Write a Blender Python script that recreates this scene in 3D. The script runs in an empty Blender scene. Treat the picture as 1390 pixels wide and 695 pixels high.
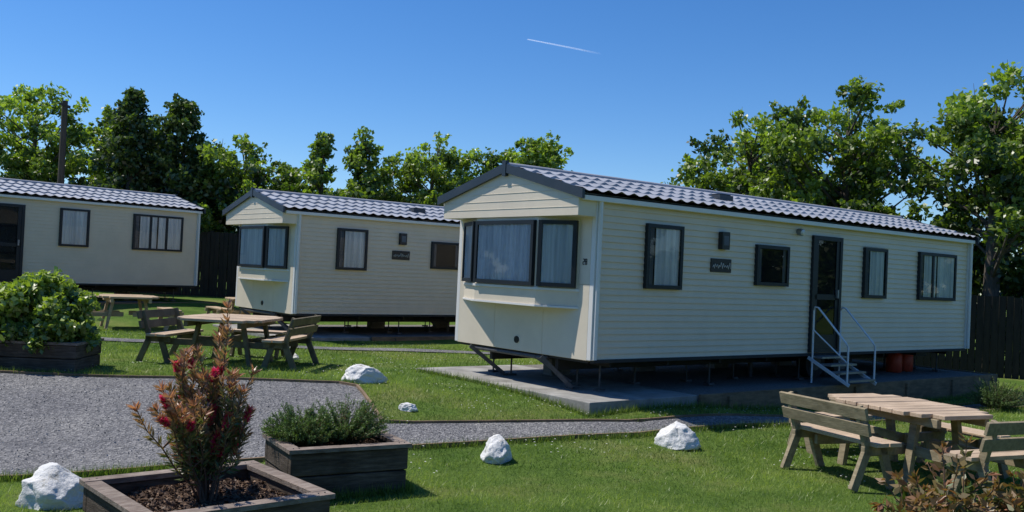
import bpy, bmesh, math, random
import numpy as np
from mathutils import Vector, Matrix, noise
random.seed(7); rng=np.random.default_rng(11)
scene=bpy.context.scene
col=scene.collection

# ---------------------------------------------------------------- helpers
def ss(t):
    t=np.clip(t,0,1); return t*t*(3-2*t)
def hgt(x,y):
    a=ss((y-9.0)/4.2)
    z=a*(0.04+0.335*ss((6.0-x)/5.5))
    z=z+0.34*ss((y-20.0)/6.0)*ss((-x-6.0)/3.0)
    return z+0.012*np.sin(x*1.7+y*0.6)*np.cos(y*1.3-x*.4)
def H(x,y): return float(hgt(np.float64(x),np.float64(y)))

class N:
    def __init__(s,name):
        s.m=bpy.data.materials.new(name); s.m.use_nodes=True
        s.t=s.m.node_tree; s.t.nodes.clear()
        s.out=s.t.nodes.new('ShaderNodeOutputMaterial')
    def n(s,typ,**kw):
        nd=s.t.nodes.new(typ)
        for k,v in kw.items():
            if k in nd.inputs.keys(): nd.inputs[k].default_value=v
            else: setattr(nd,k,v)
        return nd
    def l(s,a,b): s.t.links.new(a,b)

def ramp(w,fac,stops):
    r=w.n('ShaderNodeValToRGB')
    e=r.color_ramp.elements
    while len(e)<len(stops): e.new(0.5)
    for i,(p,c) in enumerate(stops):
        e[i].position=p; e[i].color=(*c,1)
    w.l(fac,r.inputs[0]); return r.outputs[0]

def mat(name,c1,c2=None,scale=6,rough=.6,bump=0,bscale=60,metal=0,spec=.4,stretch=None,c3=None,detail=6,bdist=.01,dirt=0):
    w=N(name); c2=c2 or tuple(x*.8 for x in c1)
    tc=w.n('ShaderNodeTexCoord'); src=tc.outputs['Object']; raw=src
    if stretch:
        mp=w.n('ShaderNodeMapping'); mp.inputs['Scale'].default_value=stretch
        w.l(src,mp.inputs['Vector']); src=mp.outputs[0]
    no=w.n('ShaderNodeTexNoise',Scale=scale,Detail=detail,Roughness=.62); w.l(src,no.inputs['Vector'])
    st=[(.32,c1),(.68,c2)] if not c3 else [(.28,c1),(.5,c3),(.72,c2)]
    c=ramp(w,no.outputs['Fac'],st)
    if dirt:
        nd=w.n('ShaderNodeTexNoise',Scale=1.7,Detail=7,Roughness=.7); w.l(raw,nd.inputs['Vector'])
        dc=ramp(w,nd.outputs['Fac'],[(.35,(1-dirt,)*3),(.65,(1.05,)*3)])
        mx=w.n('ShaderNodeMix',data_type='RGBA',blend_type='MULTIPLY'); mx.inputs[0].default_value=1; w.l(c,mx.inputs[6]); w.l(dc,mx.inputs[7]); c=mx.outputs[2]
    b=w.n('ShaderNodeBsdfPrincipled',Roughness=rough,Metallic=metal)
    b.inputs['Specular IOR Level'].default_value=spec
    w.l(c,b.inputs['Base Color'])
    if bump:
        nb=w.n('ShaderNodeTexNoise',Scale=bscale,Detail=5); w.l(src,nb.inputs['Vector'])
        bp=w.n('ShaderNodeBump',Strength=bump,Distance=bdist); w.l(nb.outputs['Fac'],bp.inputs['Height'])
        w.l(bp.outputs[0],b.inputs['Normal'])
    w.l(b.outputs[0],w.out.inputs[0]); return w.m

def leafmat(name,dark,light,trans=.35,tcol=None,gloss=.06):
    w=N(name)
    at=w.n('ShaderNodeAttribute',attribute_name='lc')
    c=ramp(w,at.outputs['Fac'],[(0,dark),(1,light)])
    d=w.n('ShaderNodeBsdfDiffuse'); w.l(c,d.inputs[0])
    t=w.n('ShaderNodeBsdfTranslucent')
    mx=w.n('ShaderNodeMix',data_type='RGBA',blend_type='MULTIPLY'); mx.inputs[0].default_value=1
    w.l(c,mx.inputs[6]); mx.inputs[7].default_value=(*(tcol or (1.5,1.7,.5)),1)
    w.l(mx.outputs[2],t.inputs[0])
    m1=w.n('ShaderNodeMixShader'); m1.inputs[0].default_value=trans
    w.l(d.outputs[0],m1.inputs[1]); w.l(t.outputs[0],m1.inputs[2])
    g=w.n('ShaderNodeBsdfGlossy',Roughness=.42)
    m2=w.n('ShaderNodeMixShader'); m2.inputs[0].default_value=gloss
    w.l(m1.outputs[0],m2.inputs[1]); w.l(g.outputs[0],m2.inputs[2])
    w.l(m2.outputs[0],w.out.inputs[0]); return w.m

def empty(name,loc=(0,0,0),rz=0):
    e=bpy.data.objects.new(name,None); e.location=loc; e.rotation_euler=(0,0,rz)
    e.empty_display_size=.3; col.objects.link(e); return e

class MB:
    def __init__(s): s.v=[];s.f=[];s.mi=[];s.mats=[];s.sm=[]
    def m(s,mt):
        if mt not in s.mats: s.mats.append(mt)
        return s.mats.index(mt)
    def add(s,vs,fs,mt,smooth=False):
        o=len(s.v); s.v+= [tuple(p) for p in vs]; k=s.m(mt)
        for f in fs: s.f.append([i+o for i in f]); s.mi.append(k); s.sm.append(smooth)
    def box(s,a,b,mt):
        x0,y0,z0=a;x1,y1,z1=b
        s.add([(x0,y0,z0),(x1,y0,z0),(x1,y1,z0),(x0,y1,z0),(x0,y0,z1),(x1,y0,z1),(x1,y1,z1),(x0,y1,z1)],
              [(0,3,2,1),(4,5,6,7),(0,1,5,4),(1,2,6,5),(2,3,7,6),(3,0,4,7)],mt)
    def beam(s,p,q,w,h,mt,up=(0,0,1)):
        p=Vector(p);q=Vector(q);d=(q-p).normalized();u=Vector(up)
        if abs(d.dot(u))>.98:u=Vector((1,0,0))
        r=d.cross(u).normalized();u=r.cross(d)
        vs=[]
        for c in(p,q):
            for a,b in((-1,-1),(1,-1),(1,1),(-1,1)): vs.append(c+r*a*w/2+u*b*h/2)
        s.add(vs,[(0,1,2,3),(7,6,5,4),(0,4,5,1),(1,5,6,2),(2,6,7,3),(3,7,4,0)],mt)
    def tube(s,pts,rs,mt,n=8,cap=True):
        pts=[Vector(p) for p in pts]
        if not hasattr(rs,'__len__'): rs=[rs]*len(pts)
        vs=[]
        for i,p in enumerate(pts):
            d=(pts[min(i+1,len(pts)-1)]-pts[max(i-1,0)]).normalized()
            u=Vector((0,0,1)) if abs(d.z)<.9 else Vector((1,0,0))
            r=d.cross(u).normalized();u=r.cross(d)
            for k in range(n):
                a=2*math.pi*k/n; vs.append(p+(r*math.cos(a)+u*math.sin(a))*rs[i])
        fs=[]
        for i in range(len(pts)-1):
            for k in range(n):
                fs.append((i*n+k,i*n+(k+1)%n,(i+1)*n+(k+1)%n,(i+1)*n+k))
        s.add(vs,fs,mt,True)
        if cap:
            s.add(vs[:n],[tuple(range(n))],mt); s.add(vs[-n:],[tuple(range(n))],mt)
    def prism(s,poly,z0,z1,mt):
        n=len(poly)
        s.add([(x,y,z0) for x,y in poly]+[(x,y,z1) for x,y in poly],
              [tuple(range(n))[::-1],tuple(range(n,2*n))]+[(i,(i+1)%n,n+(i+1)%n,n+i) for i in range(n)],mt)
    def obj(s,name,parent=None,bevel=0,loc=None,rz=None):
        me=bpy.data.meshes.new(name); me.from_pydata(s.v,[],s.f)
        for mt in s.mats: me.materials.append(mt)
        me.polygons.foreach_set('material_index',s.mi); me.polygons.foreach_set('use_smooth',s.sm)
        me.update()
        o=bpy.data.objects.new(name,me); col.objects.link(o)
        if parent: o.parent=parent
        if loc: o.location=loc
        if rz is not None: o.rotation_euler=(0,0,rz)
        if bevel:
            b=o.modifiers.new('bev','BEVEL'); b.width=bevel; b.segments=2; b.limit_method='ANGLE'
        return o

def quadmesh(name,V,lc,mt,parent=None,loc=None,nv=4):
    n=len(V)//nv
    me=bpy.data.meshes.new(name); me.vertices.add(n*nv); me.vertices.foreach_set('co',V.astype(np.float32).ravel())
    me.loops.add(n*nv); me.loops.foreach_set('vertex_index',np.arange(n*nv,dtype=np.int32))
    me.polygons.add(n); me.polygons.foreach_set('loop_start',np.arange(0,n*nv,nv,dtype=np.int32))
    me.polygons.foreach_set('loop_total',np.full(n,nv,dtype=np.int32))
    at=me.attributes.new('lc','FLOAT','POINT'); at.data.foreach_set('value',np.repeat(lc,nv).astype(np.float32))
    me.materials.append(mt); me.update(); me.validate()
    o=bpy.data.objects.new(name,me); col.objects.link(o)
    if parent: o.parent=parent
    if loc is not None: o.location=loc
    return o
def unit(a): return a/np.maximum(np.linalg.norm(a,axis=-1,keepdims=True),1e-9)
def leafverts(P,A,l,w):
    """diamond leaves: P centres, A long axis, l half length, w half width"""
    R=rng.normal(size=P.shape)
    B=unit(np.cross(A,unit(R)))
    l=np.asarray(l).reshape(-1,1); w=np.asarray(w).reshape(-1,1)
    C=unit(np.cross(A,B))*w*.35
    V=np.stack([P-A*l,P+B*w+C-A*l*.1,P+A*l,P-B*w+C-A*l*.1],1)
    return V.reshape(-1,3)

# ---------------------------------------------------------------- materials
CLAD=mat('cream_cladding',(.78,.655,.485),(.74,.615,.45),scale=.8,rough=.42,spec=.35,dirt=.04)
FRONTP=mat('cream_front_panel',(.76,.67,.53),(.72,.63,.49),scale=.6,rough=.42,dirt=.04)
WHITE=mat('white_upvc',(.80,.78,.74),(.74,.72,.68),scale=2,rough=.35)
SLATE=mat('slate_trim',(.030,.042,.055),(.04,.05,.065),scale=3,rough=.4)
FRAME=mat('window_frame_grey',(.014,.018,.022),(.02,.025,.03),scale=3,rough=.45,spec=.3)
ROOF=mat('roof_tile_grey',(.29,.30,.325),(.38,.39,.42),scale=2.2,rough=.42,spec=.5,c3=(.34,.35,.375),dirt=.15)
STEEL=mat('galvanised_steel',(.22,.23,.24),(.32,.33,.34),scale=12,rough=.45,metal=.6)
STEELD=mat('weathered_steel',(.07,.07,.075),(.13,.125,.12),scale=12,rough=.6,metal=.3)
DARKST=mat('dark_chassis',(.02,.02,.022),(.035,.033,.03),scale=5,rough=.7)
RUBBER=mat('tyre_rubber',(.015,.015,.015),(.025,.025,.025),rough=.8)
CURT=mat('net_curtain',(.54,.56,.58),(.94,.94,.92),scale=1.6,rough=.9,stretch=(9,9,.35))  # vertical light-dark streaks put the shading of the folds into the colour
CURTD=mat('drape_dark',(.10,.11,.13),(.16,.17,.19),scale=2,rough=.9)
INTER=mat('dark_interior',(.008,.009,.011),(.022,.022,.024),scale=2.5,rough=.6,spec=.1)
CONC=mat('concrete_pad',(.40,.39,.36),(.22,.21,.19),scale=2.2,rough=.9,bump=.3,bscale=40,dirt=.3)
GRAV2=mat('under_caravan_gravel',(.10,.095,.09),(.24,.22,.20),scale=30,rough=.95,bump=.9,bscale=55,bdist=.02)
PLW=mat('white_rail_paint',(.80,.81,.82),(.72,.73,.74),rough=.35)
REDG=mat('red_gas_bottle',(.62,.07,.03),(.5,.05,.02),rough=.45)
BLK=mat('black_plastic',(.015,.015,.017),(.022,.022,.024),rough=.35)
PLATE=mat('name_plate_dark',(.02,.017,.015),(.045,.035,.03),scale=22,rough=.5)
PLATEL=mat('name_plate_lettering',(.70,.67,.60),(.62,.58,.52),scale=22,rough=.6)
TIMB=mat('timber_edging',(.30,.205,.12),(.16,.11,.065),scale=4,rough=.85,stretch=(1,1,5),bump=.2,dirt=.3)
SLEEP=mat('planter_sleeper',(.060,.044,.034),(.19,.15,.12),scale=3.5,rough=.9,stretch=(1.2,1.2,11),bump=.7,bscale=16,c3=(.115,.088,.068),dirt=.45,spec=.2)
SLEEPT=mat('planter_top_rail',(.36,.30,.25),(.18,.135,.11),scale=5,rough=.88,stretch=(2,6,6),bump=.6,bscale=18,dirt=.35,spec=.2)
SOIL=mat('bark_soil',(.045,.028,.02),(.11,.07,.05),scale=38,rough=.95,bump=1,bscale=60,bdist=.03)
WOODL=mat('picnic_wood_light',(.60,.45,.29),(.38,.27,.165),scale=4,rough=.75,stretch=(1,9,9),bump=.2,bscale=20,c3=(.48,.355,.22),dirt=.2)
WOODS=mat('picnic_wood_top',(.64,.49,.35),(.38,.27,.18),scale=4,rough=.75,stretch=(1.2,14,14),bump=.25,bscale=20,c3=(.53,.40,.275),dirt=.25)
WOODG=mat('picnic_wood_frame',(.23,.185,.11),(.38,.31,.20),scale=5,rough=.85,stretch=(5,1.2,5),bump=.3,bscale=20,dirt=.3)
WOODD=mat('picnic_wood_dark',(.12,.105,.062),(.22,.18,.11),scale=6,rough=.85,bump=.3,bscale=20,dirt=.3)
FENCE=mat('fence_dark_timber',(.022,.018,.014),(.045,.035,.026),scale=3,rough=.9,stretch=(4,4,.7),bump=.3)
BARK=mat('tree_bark',(.06,.05,.038),(.12,.10,.08),scale=5,rough=.95,stretch=(4,4,1),bump=.7,bscale=18)
STEM=mat('shrub_stem',(.12,.06,.04),(.18,.11,.07),rough=.8)
POLE=mat('telegraph_pole_wood',(.05,.042,.035),(.09,.075,.06),rough=.9,stretch=(5,5,.5))
w=N('white_painted_rock'); tc=w.n('ShaderNodeTexCoord'); no=w.n('ShaderNodeTexNoise',Scale=5.5,Detail=8,Roughness=.7); w.l(tc.outputs['Object'],no.inputs['Vector'])
c=ramp(w,no.outputs['Fac'],[(.32,(.28,.26,.21)),(.42,(.72,.71,.68)),(1,(.83,.83,.81))])
b=w.n('ShaderNodeBsdfPrincipled',Roughness=.7); w.l(c,b.inputs['Base Color'])
bp=w.n('ShaderNodeBump',Strength=.9,Distance=.03); nb=w.n('ShaderNodeTexNoise',Scale=12,Detail=8,Roughness=.7); w.l(tc.outputs['Object'],nb.inputs['Vector']); w.l(nb.outputs['Fac'],bp.inputs['Height']); w.l(bp.outputs[0],b.inputs['Normal']); w.l(b.outputs[0],w.out.inputs[0]); ROCK=w.m
w=N('window_glass'); fr=w.n('ShaderNodeFresnel',IOR=1.4); tr=w.n('ShaderNodeBsdfTransparent'); tr.inputs[0].default_value=(.92,.95,.97,1)
g=w.n('ShaderNodeBsdfGlossy',Roughness=.02); mx=w.n('ShaderNodeMixShader'); w.l(fr.outputs[0],mx.inputs[0]); w.l(tr.outputs[0],mx.inputs[1]); w.l(g.outputs[0],mx.inputs[2]); w.l(mx.outputs[0],w.out.inputs[0]); GLASS=w.m
w=N('grey_gravel'); tc=w.n('ShaderNodeTexCoord'); P=tc.outputs['Object']
vo=w.n('ShaderNodeTexVoronoi',Scale=48); w.l(P,vo.inputs['Vector'])
no=w.n('ShaderNodeTexNoise',Scale=.7,Detail=9,Roughness=.72); w.l(P,no.inputs['Vector'])
c1=ramp(w,vo.outputs['Color'],[(0,(.08,.082,.088)),(.55,(.195,.195,.20)),(1,(.40,.39,.38))])
c2=ramp(w,no.outputs['Fac'],[(.3,(.66,.66,.69)),(.7,(1.15,1.13,1.08))])
mx=w.n('ShaderNodeMix',data_type='RGBA',blend_type='MULTIPLY'); mx.inputs[0].default_value=1; w.l(c1,mx.inputs[6]); w.l(c2,mx.inputs[7])
b=w.n('ShaderNodeBsdfPrincipled',Roughness=.95); b.inputs['Specular IOR Level'].default_value=.15; w.l(mx.outputs[2],b.inputs['Base Color'])
bp=w.n('ShaderNodeBump',Strength=.9,Distance=.02); w.l(vo.outputs['Distance'],bp.inputs['Height']); w.l(bp.outputs[0],b.inputs['Normal']); w.l(b.outputs[0],w.out.inputs[0]); GRAVEL=w.m
w=N('lawn_ground'); tc=w.n('ShaderNodeTexCoord'); P=tc.outputs['Object']
n1=w.n('ShaderNodeTexNoise',Scale=.55,Detail=8,Roughness=.7); w.l(P,n1.inputs['Vector'])
n2=w.n('ShaderNodeTexNoise',Scale=26,Detail=6,Roughness=.8); w.l(P,n2.inputs['Vector'])
c1=ramp(w,n1.outputs['Fac'],[(.33,(.07,.14,.022)),(.5,(.135,.215,.042)),(.68,(.25,.26,.09))])
c2=ramp(w,n2.outputs['Fac'],[(.3,(.42,.48,.4)),(.7,(1.25,1.2,1.2))])
mx=w.n('ShaderNodeMix',data_type='RGBA',blend_type='MULTIPLY'); mx.inputs[0].default_value=1; w.l(c1,mx.inputs[6]); w.l(c2,mx.inputs[7])
b=w.n('ShaderNodeBsdfPrincipled',Roughness=.95); b.inputs['Specular IOR Level'].default_value=.1; w.l(mx.outputs[2],b.inputs['Base Color'])
bp=w.n('ShaderNodeBump',Strength=.9,Distance=.04); w.l(n2.outputs['Fac'],bp.inputs['Height']); w.l(bp.outputs[0],b.inputs['Normal']); w.l(b.outputs[0],w.out.inputs[0]); LAWN=w.m
GRASS=leafmat('grass_blades',(.045,.105,.012),(.36,.44,.11),trans=.4,tcol=(1.2,1.35,.5),gloss=.03)
L_MID=leafmat('leaf_mid',(.025,.056,.010),(.26,.35,.06),trans=.42)
L_DARK=leafmat('leaf_dark',(.012,.030,.009),(.11,.165,.04),trans=.32)
L_BR=leafmat('leaf_bright',(.045,.09,.012),(.34,.44,.08),trans=.42)
L_HEDGE=leafmat('leaf_hedge',(.014,.034,.008),(.17,.24,.045),trans=.32)
L_YEL=leafmat('leaf_yellow_green',(.03,.08,.012),(.36,.45,.08),gloss=.08)
L_LAV=leafmat('leaf_rosemary',(.025,.05,.018),(.19,.29,.095),trans=.2,gloss=.03)
L_BOT=leafmat('leaf_bottlebrush',(.085,.16,.05),(.56,.28,.19),trans=.35,tcol=(1.3,1.1,.6),gloss=.06)
L_RED=leafmat('flower_red',(.50,.02,.09),(.92,.10,.27),trans=.3,tcol=(1.2,.5,.5),gloss=.02)
L_PHO=leafmat('leaf_photinia',(.075,.15,.035),(.36,.17,.10),trans=.35,tcol=(1.3,1.1,.5),gloss=.04)
L_WHITE=leafmat('flower_white',(.6,.6,.55),(.85,.85,.8),trans=.2,tcol=(1,1,1),gloss=.02)
L_CHIP=leafmat('bark_chips',(.05,.03,.02),(.26,.17,.11),trans=.0,gloss=.02)

# ---------------------------------------------------------------- terrain
def axis(lo,hi,step,far):
    a=np.arange(lo,hi+1e-6,step); e=np.array([1,3,6,12,25,50,100,200,400,far])
    return np.concatenate([lo-e[::-1],a,hi+e])
xs=axis(-16,14,.3,900); ys=axis(0,32,.3,900)
X,Y=np.meshgrid(xs,ys,indexing='ij'); Z=hgt(X,Y)
V=np.stack([X,Y,Z],-1).reshape(-1,3); ny=len(ys)
F=[(i*ny+j,(i+1)*ny+j,(i+1)*ny+j+1,i*ny+j+1) for i in range(len(xs)-1) for j in range(ny-1)]
me=bpy.data.meshes.new('ground'); me.from_pydata(V.tolist(),[],F); me.materials.append(LAWN)
me.polygons.foreach_set('use_smooth',[True]*len(F)); g=bpy.data.objects.new('ground',me); col.objects.link(g)

def resample(pl,n):
    pl=np.array(pl,float); d=np.r_[0,np.cumsum(np.linalg.norm(np.diff(pl,axis=0),axis=1))]
    t=np.linspace(0,d[-1],n); return np.stack([np.interp(t,d,pl[:,k]) for k in(0,1)],1)
def ruled(name,top,bot,mt,off,n=120,m=14):
    A=resample(top,n);B=resample(bot,n); vs=[]
    for i in range(n):
        for j in range(m+1):
            t=j/m; p=A[i]*(1-t)+B[i]*t
            if j in(0,m) : p=p+np.array([0,1])*.012*math.sin(i*2.3+j)
            vs.append((p[0],p[1],H(p[0],p[1])+off))
    fs=[(i*(m+1)+j,i*(m+1)+j+1,(i+1)*(m+1)+j+1,(i+1)*(m+1)+j) for i in range(n-1) for j in range(m)]
    me=bpy.data.meshes.new(name); me.from_pydata(vs,[],fs); me.materials.append(mt); me.polygons.foreach_set('use_smooth',[True]*len(fs))
    o=bpy.data.objects.new(name,me); col.objects.link(o)
road_top=[(-25,12.0),(-6.7,12.4),(-2.09,12.8)]; road_bot=[(-25,4.5),(-4.36,8.15),(-1.05,10.1)]
ruled('gravel_road',road_top,road_bot,GRAVEL,.014,n=160,m=24)
path_top=[(-1.42,10.85),(1.65,11.5),(4.15,13.25),(10.2,18.1),(16,22)]; path_bot=[(-1.15,10.15),(1.5,10.95),(4.1,12.6),(10.3,17.3),(16,21)]
ruled('gravel_path',path_top,path_bot,GRAVEL,.020)
bp_top=[(-12,18.3),(-7.5,18.0),(-3,18.3),(0,18.8)]; bp_bot=[(-12,17.7),(-7.5,17.45),(-3,17.75),(0,18.25)]
ruled('gravel_path',bp_top,bp_bot,GRAVEL,.018,n=60,m=6)
def edging(name,pl,n):
    mb=MB(); R=resample(pl,n)
    for a,b_ in zip(R[:-1],R[1:]):
        mb.beam((a[0],a[1],H(*a)+.0),(b_[0],b_[1],H(*b_)+.0),.035,.09,TIMB)
    mb.obj(name)
edging('path_edging',[(-25,12.02),(-6.7,12.42),(-2.07,12.82),(-1.40,10.87),(1.65,11.52),(4.15,13.27),(10.2,18.12)],90)
edging('path_edging',[(-25,4.48),(-4.36,8.13),(-1.05,10.08),(1.5,10.93),(4.1,12.58),(10.3,17.28)],90)

# ---------------------------------------------------------------- static caravan
def curtain(mb,x0,x1,z0,z1,y,mt,per=.085,amp=.011):
    n=max(8,int((x1-x0)/per*8)); vs=[];fs=[]
    for i in range(n+1):
        x=x0+(x1-x0)*i/n; yy=y-amp*(math.sin((x-x0)/per*2*math.pi+.8*math.sin(x*9))+.4*math.sin((x-x0)/per*2.9+1))*.7
        vs+=[(x,yy,z0),(x,yy,z1)]
    for i in range(n): fs.append((2*i,2*i+2,2*i+3,2*i+1))
    mb.add(vs,fs,mt,True)

def window(parent,name,T,w_,z0,z1,style,mull=()):
    mb=MB(); f=.055
    mb.box((0,-.060,z0),(f,.0,z1),FRAME); mb.box((w_-f,-.060,z0),(w_,.0,z1),FRAME)
    mb.box((f,-.058,z1-f),(w_-f,.0,z1),FRAME); mb.box((f,-.058,z0),(w_-f,.0,z0+f),FRAME)
    for m_ in mull: mb.box((m_-.03,-.057,z0+f),(m_+.03,0,z1-f),FRAME)
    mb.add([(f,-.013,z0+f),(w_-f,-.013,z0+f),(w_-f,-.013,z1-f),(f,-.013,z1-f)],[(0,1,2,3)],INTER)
    k=(w_-2*f)
    if style=='net': curtain(mb,f,w_-f,z0+f,z1-f,-.028,CURT)
    elif style=='part':
        curtain(mb,f,f+k*.16,z0+f,z1-f,-.028,CURTD); curtain(mb,f+k*.2,w_-f,z0+f,z1-f,-.028,CURT)
    elif style=='drapes':
        curtain(mb,f,f+k*.08,z0+f,z1-f,-.028,CURTD); curtain(mb,w_-f-k*.5,w_-f,z0+f,z1-f,-.028,CURT)
        curtain(mb,f+k*.10,w_-f-k*.53,z0+f,z1-f,-.026,CURT)
    elif style=='dark':
        curtain(mb,f,f+k*.12,z0+f,z1-f,-.026,CURTD); curtain(mb,w_-f-k*.12,w_-f,z0+f,z1-f,-.026,CURTD)
    mb.add([(f,-.048,z0+f),(w_-f,-.048,z0+f),(w_-f,-.048,z1-f),(f,-.048,z1-f)],[(0,1,2,3)],GLASS)
    o=mb.obj(name,parent); o.matrix_local=T; return o

def caravan(loc,ang,L,W,kind='A',padz=.42):
    root=empty('static_caravan',loc,ang)
    HT=2.2; RZ=2.6
    mb=MB(); mb.box((.0,.0,0),(L-.0,W-.0,HT-.03),CLAD)
    pitch=.088; n=int(HT/pitch)
    def siding(fn,a,b_):
        for i in range(n):
            z0=i*HT/n; z1=(i+1)*HT/n
            p=[fn(a,-.023,z0),fn(b_,-.023,z0),fn(b_,-.005,z1),fn(a,-.005,z1),fn(a,-.003,z0),fn(b_,-.003,z0)]
            mb.add(p,[(0,1,2,3),(4,5,1,0)],CLAD)
    siding(lambda u,o,z:(u,o,z),0,L)
    siding(lambda u,o,z:(L-o,u,z),0,W)
    siding(lambda u,o,z:(L-u,W-o,z),0,L)
    for x0,x1 in((.01,.1),(L-.1,L-.01)):
        mb.add([(x0,0,HT-.03),(x0,W,HT-.03),(x0,W/2,RZ-.05),(x1,0,HT-.03),(x1,W,HT-.03),(x1,W/2,RZ-.05)],[(0,2,1),(3,4,5),(0,3,5,2),(2,5,4,1)],FRONTP)
    mb.obj('walls',root)
    tr=MB()
    for x,y in((-.02,-.05),(L-.06,-.05),(L-.06,W-.03),(-.02,W-.03)):
        tr.box((x,y,.01),(x+.085,y+.08,HT-.02),WHITE)
    tr.box((-.30,-.115,HT-.10),(L+.05,-.055,HT-.035),WHITE); tr.box((-.30,W+.055,HT-.10),(L+.05,W+.115,HT-.035),WHITE)
    tr.tube([(.03,-.075,HT-.1),(.03,-.075,.02)],.032,WHITE,10)
    tr.tube([(L-.02,-.075,HT-.1),(L-.02,-.075,.02)],.032,WHITE,10)
    tr.box((.0,-.036,-.03),(L,-.025,.02),DARKST)
    tr.obj('corner_trims_and_gutter',root,bevel=.006)
    fb=MB(); fb.box((-.02,0.031,.005),(-.004,W-.031,1.0),FRONTP); fb.box((-.02,.031,1.004),(-.004,W-.031,HT-.03),FRONTP)
    for yy in (.95,2.05): fb.box((-.024,yy-.006,.01),(-.0205,yy+.006,.66),FRONTP)
    fb.tube([(-.021,1.5,.16),(-.035,1.5,.16)],.05,BLK,16)
    if kind!='C':
        bay=[(-.02,.25),(-.30,.80),(-.30,2.2*W/3.0),(-.02,W-.15)]
        fb.prism([(0.0,.22)]+bay+[(0.0,W-.12)],.70,1.90,FRONTP)
        fb.prism([(0.0,.20),(-.03,.23),(-.325,.79),(-.325,2.22*W/3),(-.03,W-.13),(0,W-.1)],.90,.935,WHITE)
        fb.prism([(0.0,.20),(-.03,.23),(-.315,.79),(-.315,2.22*W/3),(-.03,W-.13),(0,W-.1)],.67,.698,WHITE)
        x0=-.34;x1=-.005
        e0=-.04;e1=W+.04
        vs=[(x0,e0,1.90),(x0,e1,1.90),(x0,e1,HT-.01),(x0,W/2,RZ-.03),(x0,e0,HT-.01)]
        vs+=[(x1,y,z) for _,y,z in vs]
        fb.add(vs,[(0,4,3,2,1),(5,6,7,8,9),(0,1,6,5),(1,2,7,6),(4,0,5,9),(2,3,8,7),(3,4,9,8)],FRONTP)
        for k in range(1,6):
            z=1.90+k*.11
            hw=(W/2+.03) if z<HT else (W/2)*(RZ-.06-z)/(RZ-HT)
            if hw>.1: fb.box((x0-.005,W/2-hw,z),(x0-.001,W/2+hw,z+.008),FRONTP)
    fb.obj('front_panel_and_bay',root,bevel=.006)
    if kind!='C':
        for i in range(3):
            a=Vector((bay[i][0],bay[i][1],0)); b_=Vector((bay[i+1][0],bay[i+1][1],0))
            d=(a-b_).normalized(); nrm=Vector((0,0,1)).cross(d)
            T=Matrix(((d.x,nrm.x,0,b_.x+d.x*.03),(d.y,nrm.y,0,b_.y+d.y*.03),(0,0,1,0),(0,0,0,1)))
            window(root,'bay_window_%d'%i,T,(a-b_).length-.06,.95,1.85,'net')
    def TX(x): return Matrix.Translation((x,-.016,0))
    if kind!='C':
        window(root,'window_1',TX(.94),.74,.98,1.88,'part')
        window(root,'window_2',TX(3.38),.82,1.09,1.72,'dark')
        window(root,'window_3',TX(6.39),.72,.95,1.83,'part')
        window(root,'window_4',TX(8.24),1.38,.95,1.84,'drapes',mull=(.5,))
        dx=4.86
    else:
        window(root,'window_1',TX(L-1.98),1.47,.97,1.95,'drapes',mull=(.5,.98))
        window(root,'window_2',TX(L-3.95),.76,.97,1.95,'net')
        window(root,'window_3',TX(L-8.6),1.2,.97,1.95,'net',mull=(.6,))
        dx=L-5.66
    d=MB(); y=-.016
    d.box((dx,y-.05,.03),(dx+.07,y,1.95),FRAME); d.box((dx+.77,y-.05,.03),(dx+.84,y,1.95),FRAME)
    d.box((dx+.07,y-.048,1.88),(dx+.77,y,1.95),FRAME); d.box((dx+.07,y-.048,.03),(dx+.77,y,.09),FRAME)
    d.box((dx+.07,y-.036,.09),(dx+.77,y-.002,.32),FRAME); d.box((dx+.07,y-.036,.9),(dx+.77,y-.002,.99),FRAME)
    d.box((dx+.07,y-.036,.32),(dx+.16,y-.002,1.88),FRAME); d.box((dx+.68,y-.036,.32),(dx+.77,y-.002,1.88),FRAME)
    for a,b_ in((.32,.9),(.99,1.88)):
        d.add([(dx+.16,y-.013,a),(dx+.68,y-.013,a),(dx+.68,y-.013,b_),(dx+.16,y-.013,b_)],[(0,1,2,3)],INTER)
        d.add([(dx+.16,y-.027,a),(dx+.68,y-.027,a),(dx+.68,y-.027,b_),(dx+.16,y-.027,b_)],[(0,1,2,3)],GLASS)
    d.box((dx+.69,y-.075,.93),(dx+.73,y-.037,1.07),STEEL)
    d.obj('door',root)
    if kind!='C':
        a=MB(); a.box((2.5,-.10,1.60),(2.67,-.018,1.86),BLK); a.box((2.53,-.104,1.66),(2.64,-.1,1.80),CURTD)
        a.obj('wall_lamp',root,bevel=.01)
        a=MB(); a.box((2.34,-.037,1.26),(2.80,-.019,1.46),PLATE)
        rr=random.Random(4); x=2.37; up=True; pv=(x,-.040,1.33)
        while x<2.76:
            x+=rr.uniform(.014,.03); q=(x,-.040,1.33+(rr.uniform(.03,.085) if up else rr.uniform(-.02,.01))); a.beam(pv,q,.004,.014,PLATEL,up=(0,1,0)); pv=q; up=not up
        a.obj('name_plate',root)
        a=MB(); a.tube([(4.48,-.015,1.98),(4.48,-.1,1.97)],[.055,.06],STEEL,14); a.tube([(4.48,-.1,1.97),(4.48,-.13,1.96)],[.05,.03],WHITE,14); a.obj('door_lamp',root)
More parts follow.
